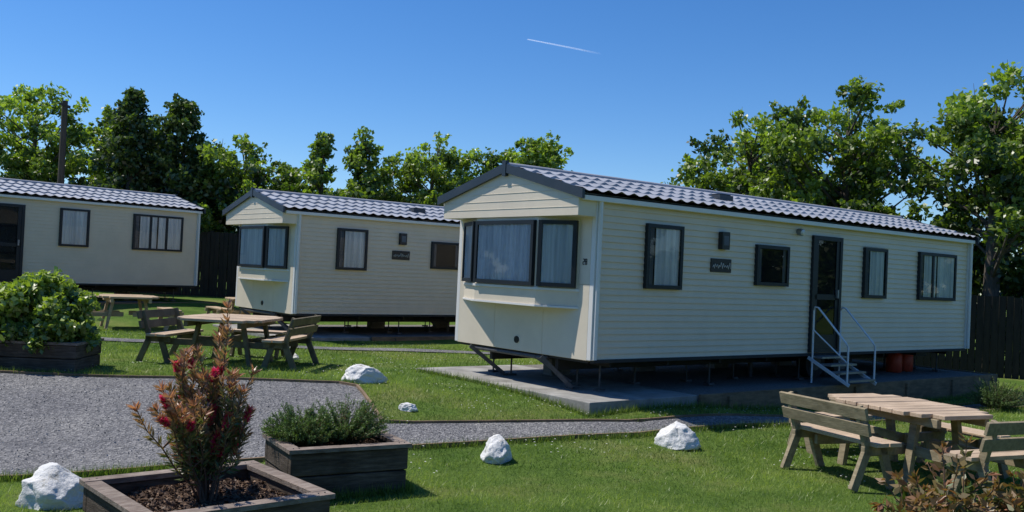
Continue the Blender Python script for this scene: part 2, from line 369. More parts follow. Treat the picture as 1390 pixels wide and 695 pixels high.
        if kind=='A':
            a=MB()
            segs=[((0,1),(1,1)),((1,1),(1,.5)),((1,.5),(0,.5)),((0,.5),(0,0)),((0,0),(1,0)),
                  ((1.6,0),(2.6,0)),((2.6,0),(2.6,1)),((2.6,1),(1.6,1)),((1.6,1),(1.6,0)),((1.6,.5),(2.6,.5))]
            for p,q in segs:
                a.beam((-.024,.17-p[0]*.028,1.27+p[1]*.07),(-.024,.17-q[0]*.028,1.27+q[1]*.07),.004,.012,BLK,up=(0,1,0) if p[0]==q[0] else (0,0,1))
            a.obj('house_number',root)
    r=MB(); x0=-.37 if kind!='C' else -.1; x1=L+.1; per=.235; nx=int((x1-x0)/per*8); yE=-.14; zE=HT-.02
    def slope(sgn):
        rows=[]; nc=4
        for c_ in range(nc):
            rows+= [(c_/nc,.040),((c_+.5)/nc,.024),((c_+.985)/nc,.006)]
        rows.append((1,.006))
        vs=[];fs=[]
        for (s_,lift) in rows:
            for i in range(nx+1):
                x=x0+(x1-x0)*i/nx; ph=(x-x0)/per*2*math.pi
                hz=.022*(1-abs(math.sin(ph/2))**1.5)*1.6
                yy=yE+(W/2-yE)*s_
                if sgn<0: yy=W-yy
                vs.append((x,yy,zE+(RZ-zE)*s_+lift+hz))
        nn=nx+1
        for j in range(len(rows)-1):
            for i in range(nx):
                q=(j*nn+i,j*nn+i+1,(j+1)*nn+i+1,(j+1)*nn+i); fs.append(q if sgn>0 else q[::-1])
        r.add(vs,fs,ROOF,False)
    slope(1);slope(-1)
    r.tube([(x0,W/2,RZ+.02),(x1,W/2,RZ+.02)],.06,ROOF,8)
    r.add([(x0+.01,yE+.02,zE-.012),(x1-.01,yE+.02,zE-.012),(x1-.01,W/2,RZ-.012),(x0+.01,W/2,RZ-.012),(x0+.01,W-yE-.02,zE-.012),(x1-.01,W-yE-.02,zE-.012)],[(0,1,2,3),(3,2,5,4)],SLATE)
    if kind!='C':
        r.box((3.25,.6,2.38),(3.58,.82,2.50),SLATE); r.box((3.28,.63,2.50),(3.55,.79,2.52),FRAME)
    r.obj('roof',root)
    bb=MB()
    for xx in(x0-.0,x1):
        for ye in(yE-.02,W-yE+.02):
            bb.add([(xx-.022,ye,zE-.07),(xx-.022,W/2,RZ-.065),(xx-.022,W/2,RZ+.06),(xx-.022,ye,zE+.055),
                    (xx+.022,ye,zE-.07),(xx+.022,W/2,RZ-.065),(xx+.022,W/2,RZ+.06),(xx+.022,ye,zE+.055)],
                   [(0,1,2,3),(7,6,5,4),(0,4,5,1),(3,2,6,7),(0,3,7,4),(1,5,6,2)],SLATE)
        bb.box((xx-.03,W/2-.04,RZ-.12),(xx+.03,W/2+.04,RZ+.10),SLATE)
    bb.obj('bargeboards',root)
    pz=padz-loc[2]
    c=MB()
    c.box((.03,.05,-.035),(L-.03,W-.05,-.002),DARKST)
    for yy in(.75,W-.75): c.box((.1,yy-.03,-.2),(L-.1,yy+.03,-.036),DARKST)
    for k in range(9):
        xx=.5+k*(L-1)/8
        c.box((xx-.02,.1,-.1),(xx+.02,W-.1,-.037),DARKST)
        for yy in(.3,.75,W-.75,W-.3):
            if k%2==0 or yy in(.75,): c.tube([(xx,yy,-.04),(xx,yy,pz+.03)],.014,STEELD,8); c.box((xx-.06,yy-.06,pz),(xx+.06,yy+.06,pz+.03),STEELD)
    for xx in(L*.54,L*.62):
        for yy in(.35,W-.35):
            c.tube([(xx,yy-.09,pz+.29),(xx,yy+.09,pz+.29)],.28,RUBBER,24); c.tube([(xx,yy-.1,pz+.29),(xx,yy-.088,pz+.29)],.15,STEELD,16)
    c.beam((-.10,.85,-.02),(.25,.58,pz+.02),.035,.06,STEELD); c.box((.17,.50,pz),(.33,.66,pz+.02),STEELD)
    c.beam((-.08,W-.45,-.02),(.4,2.3,pz+.02),.035,.06,STEELD); c.box((.32,2.22,pz),(.48,2.38,pz+.02),STEELD)
    c.beam((.0,1.1,-.04),(.25,.6,pz+.1),.03,.04,STEELD)
    c.tube([(.02,.85,-.05),(.02,W-.45,-.05)],.03,STEELD,8)
    for k in range(5):
        xx=1.3+k*(L-2.4)/4
        c.box((xx-.2,W-1.0,pz),(xx+.2,W-.8,-.2),CONC)
    c.tube([(L*.45,.9,-.1),(L*.45,.9,pz)],.04,STEELD,10); c.tube([(1,.9,-.12),(L*.9,.9,-.14)],.025,STEELD,8)
    c.obj('chassis',root)
    return root

ANG=math.radians(38.35)
A=caravan((1.07,12.34,.874),ANG,10.2,3.0,'A',.42)
B=caravan((-4.55,19.7,.90),ANG,10.2,3.0,'B',.45)
cang=math.atan2(.76,.65); CL=10.4; cd=Vector((math.cos(cang),math.sin(cang)))
Cc=caravan((-9.1-cd.x*CL,27.1-cd.y*CL,1.17),cang,CL,3.0,'C',.72)

def loc2w(o,x,y):
    c_,s_=math.cos(o.rotation_euler[2]),math.sin(o.rotation_euler[2])
    return (o.location[0]+c_*x-s_*y,o.location[1]+s_*x+c_*y)
def pad(o,x0,x1,y0,y1,z):
    r=empty('caravan_pad',(o.location[0],o.location[1],0),o.rotation_euler[2])
    m=MB(); m.box((x0,y0,-.3),(1.6,y1,z),CONC); m.box((1.603,y0,-.3),(x1,y1,z-.012),GRAV2); m.obj('slab',r,bevel=.01)
    m=MB(); m.box((1.62,y0-.05,-.2),(x1,y0-.002,z+.01),TIMB); m.box((x1+.002,y0-.05,-.2),(x1+.05,y1,z+.01),TIMB)
    for k in range(6): xx=2.2+k*1.6; m.box((xx,y0-.09,-.2),(xx+.07,y0-.052,z-.03),TIMB)
    m.obj('timber_kerb',r,bevel=.006)
pad(A,-.42,10.4,-.50,3.5,.42); pad(B,-.4,10.6,-.5,3.4,.45); pad(Cc,-.4,10.8,-.5,3.4,.72)

def steps(o,dx,padz,n=4):
    z0=o.location[2]; r=empty('entrance_steps',(*loc2w(o,dx,0),0),o.rotation_euler[2])
    m=MB(); top=z0-.02; rise=(top-padz)/n
    for i in range(n):
        y=-.10-i*.17; z=top-i*rise
        m.box((.0,y-.17,z-.03),(.74,y+.02,z),STEEL)
    for x in(-.02,.76):
        m.beam((x,-.02,top-.03),(x,-.10-n*.17,padz+.03),.025,.05,PLW)
        m.tube([(x,-.10,top-.05),(x,-.10,top+.74),(x,-.12,top+.80),(x,-.18,top+.79),(x,-.70,top+.26),(x,-.74,top+.20),(x,-.74,padz+.03)],.016,PLW,8)
        m.tube([(x,-.10,top-.05),(x,-.10,padz)],.016,PLW,8)
    m.tube([(-.02,-.11,top+.42),(-.02,-.73,top-.05)],.012,PLW,8)
    m.obj('treads_and_handrails',r)
steps(A,4.90,.42)
for k,(xx,yy) in enumerate(((8.55,.55),(9.05,.6))):
    g_=empty('gas_bottle',(*loc2w(A,xx,yy),.41)); m=MB(); m.tube([(0,0,0),(0,0,.02),(0,0,.34),(0,0,.40),(0,0,.45)],[.13,.15,.15,.10,.03],REDG,20); m.tube([(0,0,.4),(0,0,.43)],[.09,.09],STEEL,12); m.obj('bottle_body',g_)

# ---------------------------------------------------------------- picnic tables
def picnic(loc,rz,topm,framem,hw,hl,benches,s=1):
    """benches: (outward angle deg, distance from centre, half length, has_backrest)"""
    r=empty('picnic_table',loc,rz); r.scale=(s,s,s)
    m=MB(); wd=.150; nb=int(2*hl/(wd+.012))
    for i in range(nb):
        y=(i-(nb-1)/2)*(wd+.012); h_=hw
        if i in(0,nb-1): h_=hw-.20
        elif i in(1,nb-2): h_=hw-.07
        h_+=random.uniform(-.008,.008); zz=random.uniform(-.003,.003)
        m.box((-h_,y-wd/2,.712+zz),(h_,y+wd/2,.755+zz),topm)
    m.obj('table_top',r,bevel=.006)
    m=MB()
    for x in(-hw*.62,hw*.62): m.box((x-.03,-hl*.9,.62),(x+.03,hl*.9,.706),framem)
    for y in(-hl*.55,hl*.55):
        for sx in(-1,1): m.beam((sx*hw*.52,y+.05,.66),(sx*hw*.72,y+.05,0),.09,.06,framem)
    for an,dist,hb,bk in benches:
        a=math.radians(an)
        def T(o_,t_,z_): return (math.cos(a)*o_-math.sin(a)*t_,math.sin(a)*o_+math.cos(a)*t_,z_)
        for t_ in(-hb*.55,hb*.55): m.beam(T(.1,t_*.8,.34),T(dist+.05,t_,.34),.05,.10,framem)
    m.obj('trestle_frame',r,bevel=.005)
    for an,dist,hb,bk in benches:
        a=math.radians(an)
        def T(o_,t_,z_): return (math.cos(a)*o_-math.sin(a)*t_,math.sin(a)*o_+math.cos(a)*t_,z_)
        od=(math.cos(a),math.sin(a),0)
        m=MB()
        for xx in(-.09,.08): m.beam(T(dist+xx,-hb,.45),T(dist+xx,hb,.45),.155,.04,topm)
        m.obj('bench_seat',r,bevel=.005)
        if bk:
            m=MB()
            for z,xx in((.60,.26),(.755,.303)):
                m.beam(T(dist+xx,-hb,z),T(dist+xx,hb,z),.035,.125,framem,up=(od[0]*.28,od[1]*.28,1))
            m.obj('backrest_boards',r,bevel=.005)
        m=MB()
        for t_ in(-hb*.8,hb*.8):
            m.beam(T(dist-.17,t_,0),T(dist-.02,t_,.425),.05,.09,framem,up=od)
            m.beam(T(dist-.18,t_,.38),T(dist+.22,t_,.38),.05,.09,framem)
            if bk:
                m.beam(T(dist+.33,t_,0),T(dist+.16,t_,.40),.05,.09,framem,up=od); m.beam(T(dist+.15,t_,.36),T(dist+.30,t_,.82),.05,.08,framem,up=od)
            else: m.beam(T(dist+.22,t_,0),T(dist+.07,t_,.425),.05,.09,framem,up=od)
        m.obj('bench_legs',r,bevel=.005)
    return r
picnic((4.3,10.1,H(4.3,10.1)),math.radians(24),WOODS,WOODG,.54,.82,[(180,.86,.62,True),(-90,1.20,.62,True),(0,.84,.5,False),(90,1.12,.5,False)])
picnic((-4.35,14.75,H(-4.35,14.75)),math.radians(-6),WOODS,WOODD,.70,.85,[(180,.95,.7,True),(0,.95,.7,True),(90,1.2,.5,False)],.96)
picnic((-8.4,20.6,H(-8.4,20.6)),math.radians(30),WOODL,WOODL,.65,.8,[(180,.95,.7,False),(0,.95,.7,False)],.95)
picnic((-6.6,23.9,H(-6.6,23.9)-.02),math.radians(35),WOODL,WOODL,.65,.8,[(180,.95,.7,False),(0,.95,.7,False)],.85)

# ---------------------------------------------------------------- planters
def planter(loc,rz,a,b_,h):
    r=empty('timber_planter',loc,rz); m=MB(); t=.07; n=2; hh=h/n
    for i in range(n):
        z0=i*hh+.005; z1=(i+1)*hh-.005; e=.007*i
        m.box((-a/2-e,-b_/2-e,z0),(a/2+e,-b_/2+t,z1),SLEEP); m.box((-a/2-e,b_/2-t,z0),(a/2+e,b_/2+e,z1),SLEEP)
        m.box((-a/2-e,-b_/2+t+.002,z0),(-a/2+t,b_/2-t-.002,z1),SLEEP); m.box((a/2-t,-b_/2+t+.002,z0),(a/2+e,b_/2-t-.002,z1),SLEEP)
    m.box((-a/2+.02,-b_/2+.02,0),(a/2-.02,b_/2-.02,.1),SLEEP)
    m.obj('sleeper_sides',r,bevel=.010)
    m=MB(); z0=h;z1=h+.035;o=.03;t2=.085
    m.box((-a/2-o,-b_/2-o,z0),(a/2+o,-b_/2+t2,z1),SLEEPT); m.box((-a/2-o,b_/2-t2,z0),(a/2+o,b_/2+o,z1+.003),SLEEPT)
    m.box((-a/2-o,-b_/2+t2+.004,z0),(-a/2+t2,b_/2-t2-.004,z1-.002),SLEEPT); m.box((a/2-t2,-b_/2+t2+.004,z0),(a/2+o,b_/2-t2-.004,z1+.002),SLEEPT)
    for sx in(-1,1):
        for sy in(-1,1):
            for q in(0,.05): m.tube([(sx*(a/2-.02-q),sy*(b_/2-.03),z1),(sx*(a/2-.02-q),sy*(b_/2-.03),z1+.0055)],.006,STEELD,8)
    m.obj('top_rail',r,bevel=.006)
    def sz(x,y): return h-.07+.05*noise.noise((x*6+loc[0],y*6,1))+.03*noise.noise((x*22,y*22,loc[1]))
    nx=24; vs=[];fs=[]
    for i in range(nx+1):
        for j in range(nx+1):
            x=(-.5+i/nx)*(a-2*t+.04); y=(-.5+j/nx)*(b_-2*t+.04); vs.append((x,y,sz(x,y)))
    for i in range(nx):
        for j in range(nx): fs.append((i*(nx+1)+j,(i+1)*(nx+1)+j,(i+1)*(nx+1)+j+1,i*(nx+1)+j+1))
    m=MB(); m.add(vs,fs,SOIL,True); m.obj('soil',r)
    k=int(2600*a*b_); P=np.c_[(rng.random(k)-.5)*(a-2*t-.03),(rng.random(k)-.5)*(b_-2*t-.03)]; P=np.c_[P,[sz(*q)+.008 for q in P]]
    Ax=unit(rng.normal(size=P.shape)*[1,1,.3]); quadmesh('bark_chips',leafverts(P,Ax,.008+.02*rng.random(k),.004+.008*rng.random(k)),rng.random(k)**1.5,L_CHIP,r)
    return r
planter((-2.05,6.55,0),math.radians(41),1.25,1.2,.38)
planter((-1.50,8.45,0),math.radians(30),1.05,.78,.40)
planter((-6.75,13.2,H(-6.75,13.2)-.03),math.radians(3),1.7,.9,.38)

# ---------------------------------------------------------------- painted rocks
def rock(x,y,wx,wy,h,seed,rz=0):
    bm=bmesh.new(); bmesh.ops.create_icosphere(bm,subdivisions=5,radius=1)
    rr=random.Random(seed); off=Vector((seed*3.1,seed*1.7,seed))
    planes=[(Vector((rr.uniform(-1,1),rr.uniform(-1,1),rr.uniform(-.3,1))).normalized(),rr.uniform(.58,.84)) for _ in range(13)]
    for v in bm.verts:
        p=v.co.copy()
        for nn,dd in planes:
            k=p.dot(nn)-dd
            if k>0: p-=nn*k*.92
        p*=1+.12*noise.noise(v.co*1.8+off)+.06*noise.noise(v.co*5+off)+.03*noise.noise(v.co*12+off)
        v.co=Vector((p.x*wx/1.7,p.y*wy/1.7,max(p.z,-.45)*h/1.35+h*.30))
    me=bpy.data.meshes.new('white_painted_rock'); bm.to_mesh(me); bm.free(); me.materials.append(ROCK)
    for p in me.polygons: p.use_smooth=True
    o=bpy.data.objects.new('white_painted_rock',me); o.location=(x,y,H(x,y)); o.rotation_euler=(0,0,rz); col.objects.link(o)
rock(-2.03,13.15,.64,.42,.27,1,.2); rock(-1.17,11.5,.22,.16,.10,2); rock(-.05,9.8,.31,.3,.27,3,.4)
rock(1.96,10.68,.46,.34,.29,4,-.3); rock(-3.5,7.45,.54,.42,.31,5,.1); rock(-3.55,15.6,.2,.15,.12,6)

# ---------------------------------------------------------------- trees
def blob_leaves(centres,radii,dens,size,brightness,squash=.85,elong=1.7,jit=.25):
    Ps=[];LC=[];AX=[]
    for c_,r_,b0 in zip(centres,radii,brightness):
        n=max(6,int(dens*r_*r_*4))
        d=unit(rng.normal(size=(n,3))); rad=r_*(rng.random(n)**.5)*(1+.3*rng.normal(size=n)*.6)
        p=c_+d*rad[:,None]*np.array([1,1,squash]); Ps.append(p)
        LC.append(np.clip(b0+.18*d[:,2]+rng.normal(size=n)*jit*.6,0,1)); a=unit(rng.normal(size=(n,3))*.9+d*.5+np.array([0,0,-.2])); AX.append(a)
    P=np.concatenate(Ps);LC=np.concatenate(LC);Ax=np.concatenate(AX)
    s=size*(.65+.7*rng.random(len(P)))
    return leafverts(P,Ax,s*elong*.5,s*.5),LC

def tree(name,x,y,top,rad,base,mt,dens=190,size=.10,nl=46,shape='round',seed=0,trunk=.16,clump=(.22,.50),bright=.5):
    rr=np.random.default_rng(seed+100); z0=H(x,y); r=empty(name,(x,y,z0)); Ht=top-z0; m=MB()
    nl=int(nl*1.35)
    lean=rr.normal()*.15
    m.tube([(0,0,-.2),(lean*.2,.02,Ht*.25),(lean*.5,-.05,Ht*.5),(lean,.03,Ht*.78),(lean*1.1,0,Ht*.9)],[trunk*1.25,trunk,trunk*.75,trunk*.3,trunk*.08],BARK,10)
    cs=[];rs=[];bs=[]
    cz=(base-z0+Ht)/2; hz=(Ht-(base-z0))/2
    lob=[np.array([.1,0,1.])]
    for i in range(7):
        a=rr.random()*6.283; e=rr.uniform(-.7,1); ce=math.sqrt(max(0,1-e*e)); lob.append(np.array([math.cos(a)*ce,math.sin(a)*ce,e]))
    for i in range(nl):
        if shape=='round':
            d=rr.normal(size=3); d/=np.linalg.norm(d); q=rr.random()**.40
            lobf=.72+.38*max(0,max(float(d@l_)/np.linalg.norm(l_) for l_ in lob))**4
            p=np.array([d[0]*rad*q*lobf*1.08,d[1]*rad*q*lobf*1.08,cz+d[2]*hz*q*lobf*1.02])
        else:
            t=rr.random()**.8; rr_=rad*(1-t)**.7*(.35+.65*rr.random()); a=rr.random()*6.283
            p=np.array([math.cos(a)*rr_,math.sin(a)*rr_,base-z0+t*(Ht-base+z0)])
        k=rr.uniform(*clump)*(.7 if shape=='spire' and p[2]>Ht*.7 else 1)
        if p[2]+k*.7>Ht+.1: p[2]=Ht-k*.7+.1
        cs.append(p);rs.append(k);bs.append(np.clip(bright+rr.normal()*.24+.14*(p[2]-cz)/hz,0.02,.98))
        if i%2==0:
            zz=max(Ht*.22,min(p[2]-.5*np.hypot(p[0],p[1])-.3,Ht*.8)); f=min(zz/Ht,.9)
            s=Vector((lean*f,0,zz)); e=Vector(p); md=(s+e)/2+Vector((0,0,-.12+.2*rr.random()))
            m.tube([s,md,e],[trunk*.34*(1-f*.6),trunk*.2*(1-f*.5),.012],BARK,5,False)
            for _ in range(2):
                q=e+Vector(rr.normal(size=3)*k*.5); m.tube([md*.3+e*.7,q],[.014,.004],BARK,4,False)
    m.obj('trunk_and_limbs',r)
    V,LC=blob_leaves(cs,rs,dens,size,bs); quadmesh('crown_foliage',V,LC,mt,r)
    n=int(nl*1.3); c2=[];r2=[];b2=[]
    for i in range(n):
        j=rr.integers(nl); d=rr.normal(size=3); d[2]=abs(d[2])*.8; d/=np.linalg.norm(d)
        c2.append(cs[j]+d*rs[j]*1.15); r2.append(rr.uniform(.09,.20)); b2.append(min(1,bs[j]+.1))
    V,LC=blob_leaves(c2,r2,dens*1.7,size*.85,b2); quadmesh('outer_sprigs',V,LC,mt,r)
    return r
tree('deciduous_tree',-17.4,34,8.2,2.9,2.5,L_BR,nl=86,seed=1,bright=.38)
tree('deciduous_tree',-14.9,36,7.6,1.9,2.5,L_MID,nl=50,seed=12,bright=.55)
tree('conifer_tree',-13.2,32,7.4,1.6,2.2,L_DARK,nl=60,shape='spire',seed=2,clump=(.35,.65))
tree('conifer_tree',-11.7,32.5,7.3,1.6,2.2,L_DARK,nl=58,shape='spire',seed=3,clump=(.35,.65))
tree('conifer_tree',-12.5,33.5,6.9,1.6,2.2,L_DARK,nl=50,seed=33)
tree('deciduous_tree',-9.6,33,6.3,2.0,2.2,L_MID,nl=58,seed=4,bright=.45)
tree('deciduous_tree',-7.9,34,5.7,1.5,2.2,L_BR,nl=40,seed=24,bright=.3)
tree('poplar_tree',-6.5,31.5,6.15,1.2,2.2,L_MID,nl=38,shape='spire',seed=5,bright=.42)
tree('poplar_tree',-5.0,31,6.45,1.4,2.2,L_MID,nl=50,shape='spire',seed=6,bright=.36)
tree('deciduous_tree',-2.9,32,6.4,1.7,2.2,L_MID,nl=60,seed=7,bright=.6)
tree('deciduous_tree',-1.0,33.5,6.2,1.7,2.2,L_BR,nl=55,seed=17,bright=.42)
tree('deciduous_tree',.75,32,6.45,1.8,2.2,L_BR,nl=76,seed=8,bright=.5)
tree('sycamore_tree',7.0,28.5,7.1,2.1,2.4,L_MID,nl=68,seed=9,bright=.55,trunk=.2)
tree('sycamore_tree',9.5,27,7.9,2.6,2.6,L_MID,nl=100,seed=10,bright=.5,trunk=.22)
tree('sycamore_tree',12.1,23.6,7.5,2.2,2.7,L_MID,nl=78,seed=11,bright=.38,trunk=.2)
tree('sycamore_tree',14.6,24.5,8.0,2.2,2.6,L_MID,nl=72,seed=14,bright=.42,trunk=.2)

def hedge(name,p,q,h,th,n,mt,size=.13,kk=(.3,.6),dens=120):
    p=np.array(p,float);q=np.array(q,float); cs=[];rs=[];bs=[]
    for i in range(n):
        t=rng.random(); c_=p*(1-t)+q*t; g0=H(*c_); k=rng.uniform(*kk)
        hh=h*(.8+.35*noise.noise((c_[0]*.5,c_[1]*.5,3.3))+.1*rng.random())
        cs.append(np.array([c_[0]+rng.normal()*th*.3,c_[1]+rng.normal()*th*.3,g0+rng.random()**.75*(hh-k*.6)+.1])); rs.append(k); bs.append(np.clip(.42+rng.normal()*.24,.02,.98))
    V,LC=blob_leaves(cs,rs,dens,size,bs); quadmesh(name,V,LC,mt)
hedge('hedge',(-26,33),(2.2,32.5),4.5,1.6,430,L_HEDGE,.13)
hedge('hedge',(4.6,31),(9,29.5),3.4,1.4,70,L_HEDGE,.13)
hedge('hedge',(8.0,28.5),(24,26),5.3,1.4,300,L_HEDGE,.13)
hedge('hedge',(8.5,25.2),(19,22.4),3.3,1.2,200,L_HEDGE,.11)
hedge('distant_trees',(-80,90),(90,90),6,6,240,L_HEDGE,.6,(.8,1.8),16)
# unseen tree rows added to give the window panes something dark to reflect
hedge('distant_trees',(-60,-32),(75,-32),9,4,420,L_HEDGE,.6,(1.0,2.0),12)
hedge('distant_trees',(70,-35),(75,60),9,4,240,L_HEDGE,.6,(1.0,2.0),12)
hedge('distant_trees',(-60,-35),(-58,50),8,4,240,L_HEDGE,.6,(1.0,2.0),12)

def fence(name,p,q,h,gap=.16):
    p=Vector(p);q=Vector(q);L=(q-p).length;d=(q-p)/L; o=empty(name,(p.x,p.y,0),math.atan2(d.y,d.x)); m=MB(); n=int(L/gap)
    for i in range(n):
        w=p+d*(i*gap); g0=H(w.x,w.y); dy=.015*(i%2)
        m.box((i*gap,-.012+dy,g0),(i*gap+gap-.012,.008+dy,g0+h+random.uniform(-.015,.015)),FENCE)
    for i in range(int(L/2)+1):
        w=p+d*(i*2); g0=H(w.x,w.y); m.box((i*2-.05,.03,g0),(i*2+.05,.13,g0+h+.05),FENCE)
    for zz in(.35,h*.5,h-.25): m.beam((0,.05,H(p.x,p.y)+zz),(L,.05,H(q.x,q.y)+zz),.04,.08,FENCE)
    m.obj('boards',o)
fence('timber_fence',(8.2,22.8),(18,20.3),1.9)
fence('timber_fence',(-14,32),(1.5,29.2),2.15)

for x,y,t in((-14.3,29.5,6.75),(9.85,26,6.0)):
    e=empty('telegraph_pole',(x,y,H(x,y))); m=MB(); m.tube([(0,0,-.3),(0,0,t-H(x,y))],[.12,.085],POLE,12); m.box((-.04,-.3,t-.9),(.04,.3,t-.82),POLE); m.obj('pole',e)

# ---------------------------------------------------------------- shrubs
def stem_shrub(name,loc,n,h,spread,leafl,leafw,perstem,mt,angle=.8,flowers=0,seed=0,branch=2,tip=.5):
    rr=np.random.default_rng(seed); r=empty(name,loc); m=MB(); P=[];A_=[];LC=[];FP=[];FA=[];FL=[]
    for s in range(n):
        a=rr.random()*6.283; q=rr.random()**.6; hh=h*(1-.45*q)*(.60+.40*rr.random()); out=np.array([math.cos(a),math.sin(a),0])*spread*q
        if s<2: q=.15; hh=h*(1-.1*s); out=out*.2
        b0=np.array([math.cos(a),math.sin(a),0])*.07*rr.random()
        pts=[b0+out*(t**1.2)+np.array([0,0,hh*t])+rr.normal(size=3)*.014*(t>0) for t in np.linspace(0,1,6)]
        m.tube(pts,[.010,.008,.006,.005,.004,.003],STEM,5,False)
        br=[pts]
        for _ in range(branch):
            k=rr.integers(1,4); st=pts[k]; aa=rr.random()*6.283; e=st+np.array([math.cos(aa)*.16,math.sin(aa)*.16,.14+.22*rr.random()])
            e[2]=min(e[2],hh); bpt=[st,(st+e)/2+np.array([math.cos(aa)*.03,math.sin(aa)*.03,-.02]),e]; m.tube(bpt,[.006,.004,.003],STEM,4,False); br.append(bpt)
        for bi,pl in enumerate(br):
            pl=np.array(pl); cnt=perstem if bi==0 else perstem//2
            t0=.2 if bi==0 else .15
            tt=t0+(1-t0)*rr.random(cnt)**.8; tt[:max(3,cnt//8)]=1-.04*rr.random(max(3,cnt//8))
            idx=tt*(len(pl)-1); i0=np.minimum(idx.astype(int),len(pl)-2); f=(idx-i0)[:,None]
            pp=pl[i0]*(1-f)+pl[i0+1]*f; dr=unit(pl[i0+1]-pl[i0]); rad=unit(np.cross(dr,rr.normal(size=pp.shape)))
            ax=unit(dr*angle+rad); P.append(pp+ax*leafl*.5); A_.append(ax); LC.append(np.clip(tt**4*tip+.12+rr.normal(size=cnt)*.16,0,1))
            if flowers and rr.random()<flowers and pl[-1][2]<h*.82:
                d=unit(pl[-1]-pl[-2]); base=pl[-1]-d*rr.uniform(.02,.14); nb=240
                tt=rr.random(nb)*rr.uniform(.06,.11); rad=unit(np.cross(d,rr.normal(size=(nb,3)))); ax=unit(rad+d*.35)
                FP.append(base+d*tt[:,None]+ax*.016); FA.append(ax); FL.append(rr.random(nb))
    m.obj('stems',r)
    P=np.concatenate(P);A_=np.concatenate(A_);LC=np.concatenate(LC); s_=.7+.6*rng.random(len(P))
    quadmesh('leaves',leafverts(P,A_,leafl*.5*s_,leafw*.5*s_),LC,mt,r)
    if FP:
        FP=np.concatenate(FP);FA=np.concatenate(FA);FL=np.concatenate(FL)
        quadmesh('flowers',leafverts(FP,FA,.012+.010*rng.random(len(FP)),np.full(len(FP),.0032)),FL,L_RED,r)
    return r
stem_shrub('bottlebrush_shrub',(-2.06,6.6,.30),29,1.36,.50,.07,.014,100,L_BOT,angle=1.0,flowers=.33,seed=3,branch=3,tip=.72)
stem_shrub('red_leaf_shrub',(3.2,6.7,0),26,.98,.60,.085,.04,30,L_PHO,angle=.6,seed=5,branch=2,tip=.6)
stem_shrub('red_leaf_shrub',(3.75,6.9,0),14,.78,.38,.085,.04,30,L_PHO,angle=.6,seed=9,branch=2,tip=.6)
def bush(name,loc,rx,ry,z0,z1,n,dens,size,mt,clump,bright=.5,elong=1.7):
    r=empty(name,loc); cs=[];rs=[];bs=[]; m=MB()
    for i in range(n):
        d=rng.normal(size=3); d/=np.linalg.norm(d); d[2]=abs(d[2])*1.0-.1; q=rng.random()**.35; k=rng.uniform(*clump)
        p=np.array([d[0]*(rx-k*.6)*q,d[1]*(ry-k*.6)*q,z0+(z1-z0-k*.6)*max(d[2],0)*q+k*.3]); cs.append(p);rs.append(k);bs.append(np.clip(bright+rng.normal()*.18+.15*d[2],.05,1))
        if i%2==0: m.tube([(0,0,z0-.1),tuple(p*.5+np.array([0,0,z0*.5])),tuple(p)],[.012,.008,.003],STEM,4,False)
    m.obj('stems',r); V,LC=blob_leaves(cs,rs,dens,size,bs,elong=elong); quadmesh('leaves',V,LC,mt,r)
    return r,cs,rs
r,cs,rs=bush('hydrangea_bush',(-6.6,13.15,H(-6.6,13.1)),.92,.7,.34,1.42,115,1300,.056,L_YEL,(.10,.22),.45)
P=[]
for c_,k in zip(cs,rs):
    if c_[2]>.75 and rng.random()<.6:
        d=unit(rng.normal(size=(40,3))); d[:,2]=abs(d[:,2]); P.append(c_+np.array([0,0,k*.75])+d*.045)
P=np.concatenate(P); quadmesh('flower_heads',leafverts(P,unit(rng.normal(size=P.shape)),np.full(len(P),.014),np.full(len(P),.012)),rng.random(len(P))*.4+.6,L_YEL,r)
def spiky(name,loc,cl,n_,mt,seed):
    rr=np.random.default_rng(seed); r=empty(name,loc); m=MB(); P=[];A_=[];LC=[]
    for i in range(n_):
        a=rr.random()*6.283; q=rr.random()**.5; el_=1.25-.95*q; L_=cl*(.75+.35*rr.random())
        d=np.array([math.cos(a)*math.cos(el_),math.sin(a)*math.cos(el_),math.sin(el_)]); e=d*L_*np.array([1.2,1.05,1.25]); s0=e*.25
        m.tube([(0,0,0),tuple(s0),tuple(e)],[.004,.003,.0015],STEM,4,False)
        c_=70; t=rr.random(c_)**.7; P.append(s0+(e-s0)*t[:,None]+rr.normal(size=(c_,3))*.008); A_.append(unit(d*.9+rr.normal(size=(c_,3))*.8)); LC.append(np.clip(t*.75+rr.normal(size=c_)*.15-.05,0,1))
    m.obj('stems',r); P=np.concatenate(P); quadmesh('needles',leafverts(P,np.concatenate(A_),np.full(len(P),.014),np.full(len(P),.0035)),np.concatenate(LC),mt,r)
spiky('rosemary_bush',(-1.78,8.38,.36),.33,260,L_LAV,1); spiky('rosemary_bush',(-1.47,8.58,.36),.38,260,L_LAV,2)
spiky('low_shrub',(8.3,15.9,H(8.3,15.9)),.45,260,L_LAV,4); spiky('low_shrub',(9.6,16.4,H(9.6,16.4)),.4,220,L_LAV,5)

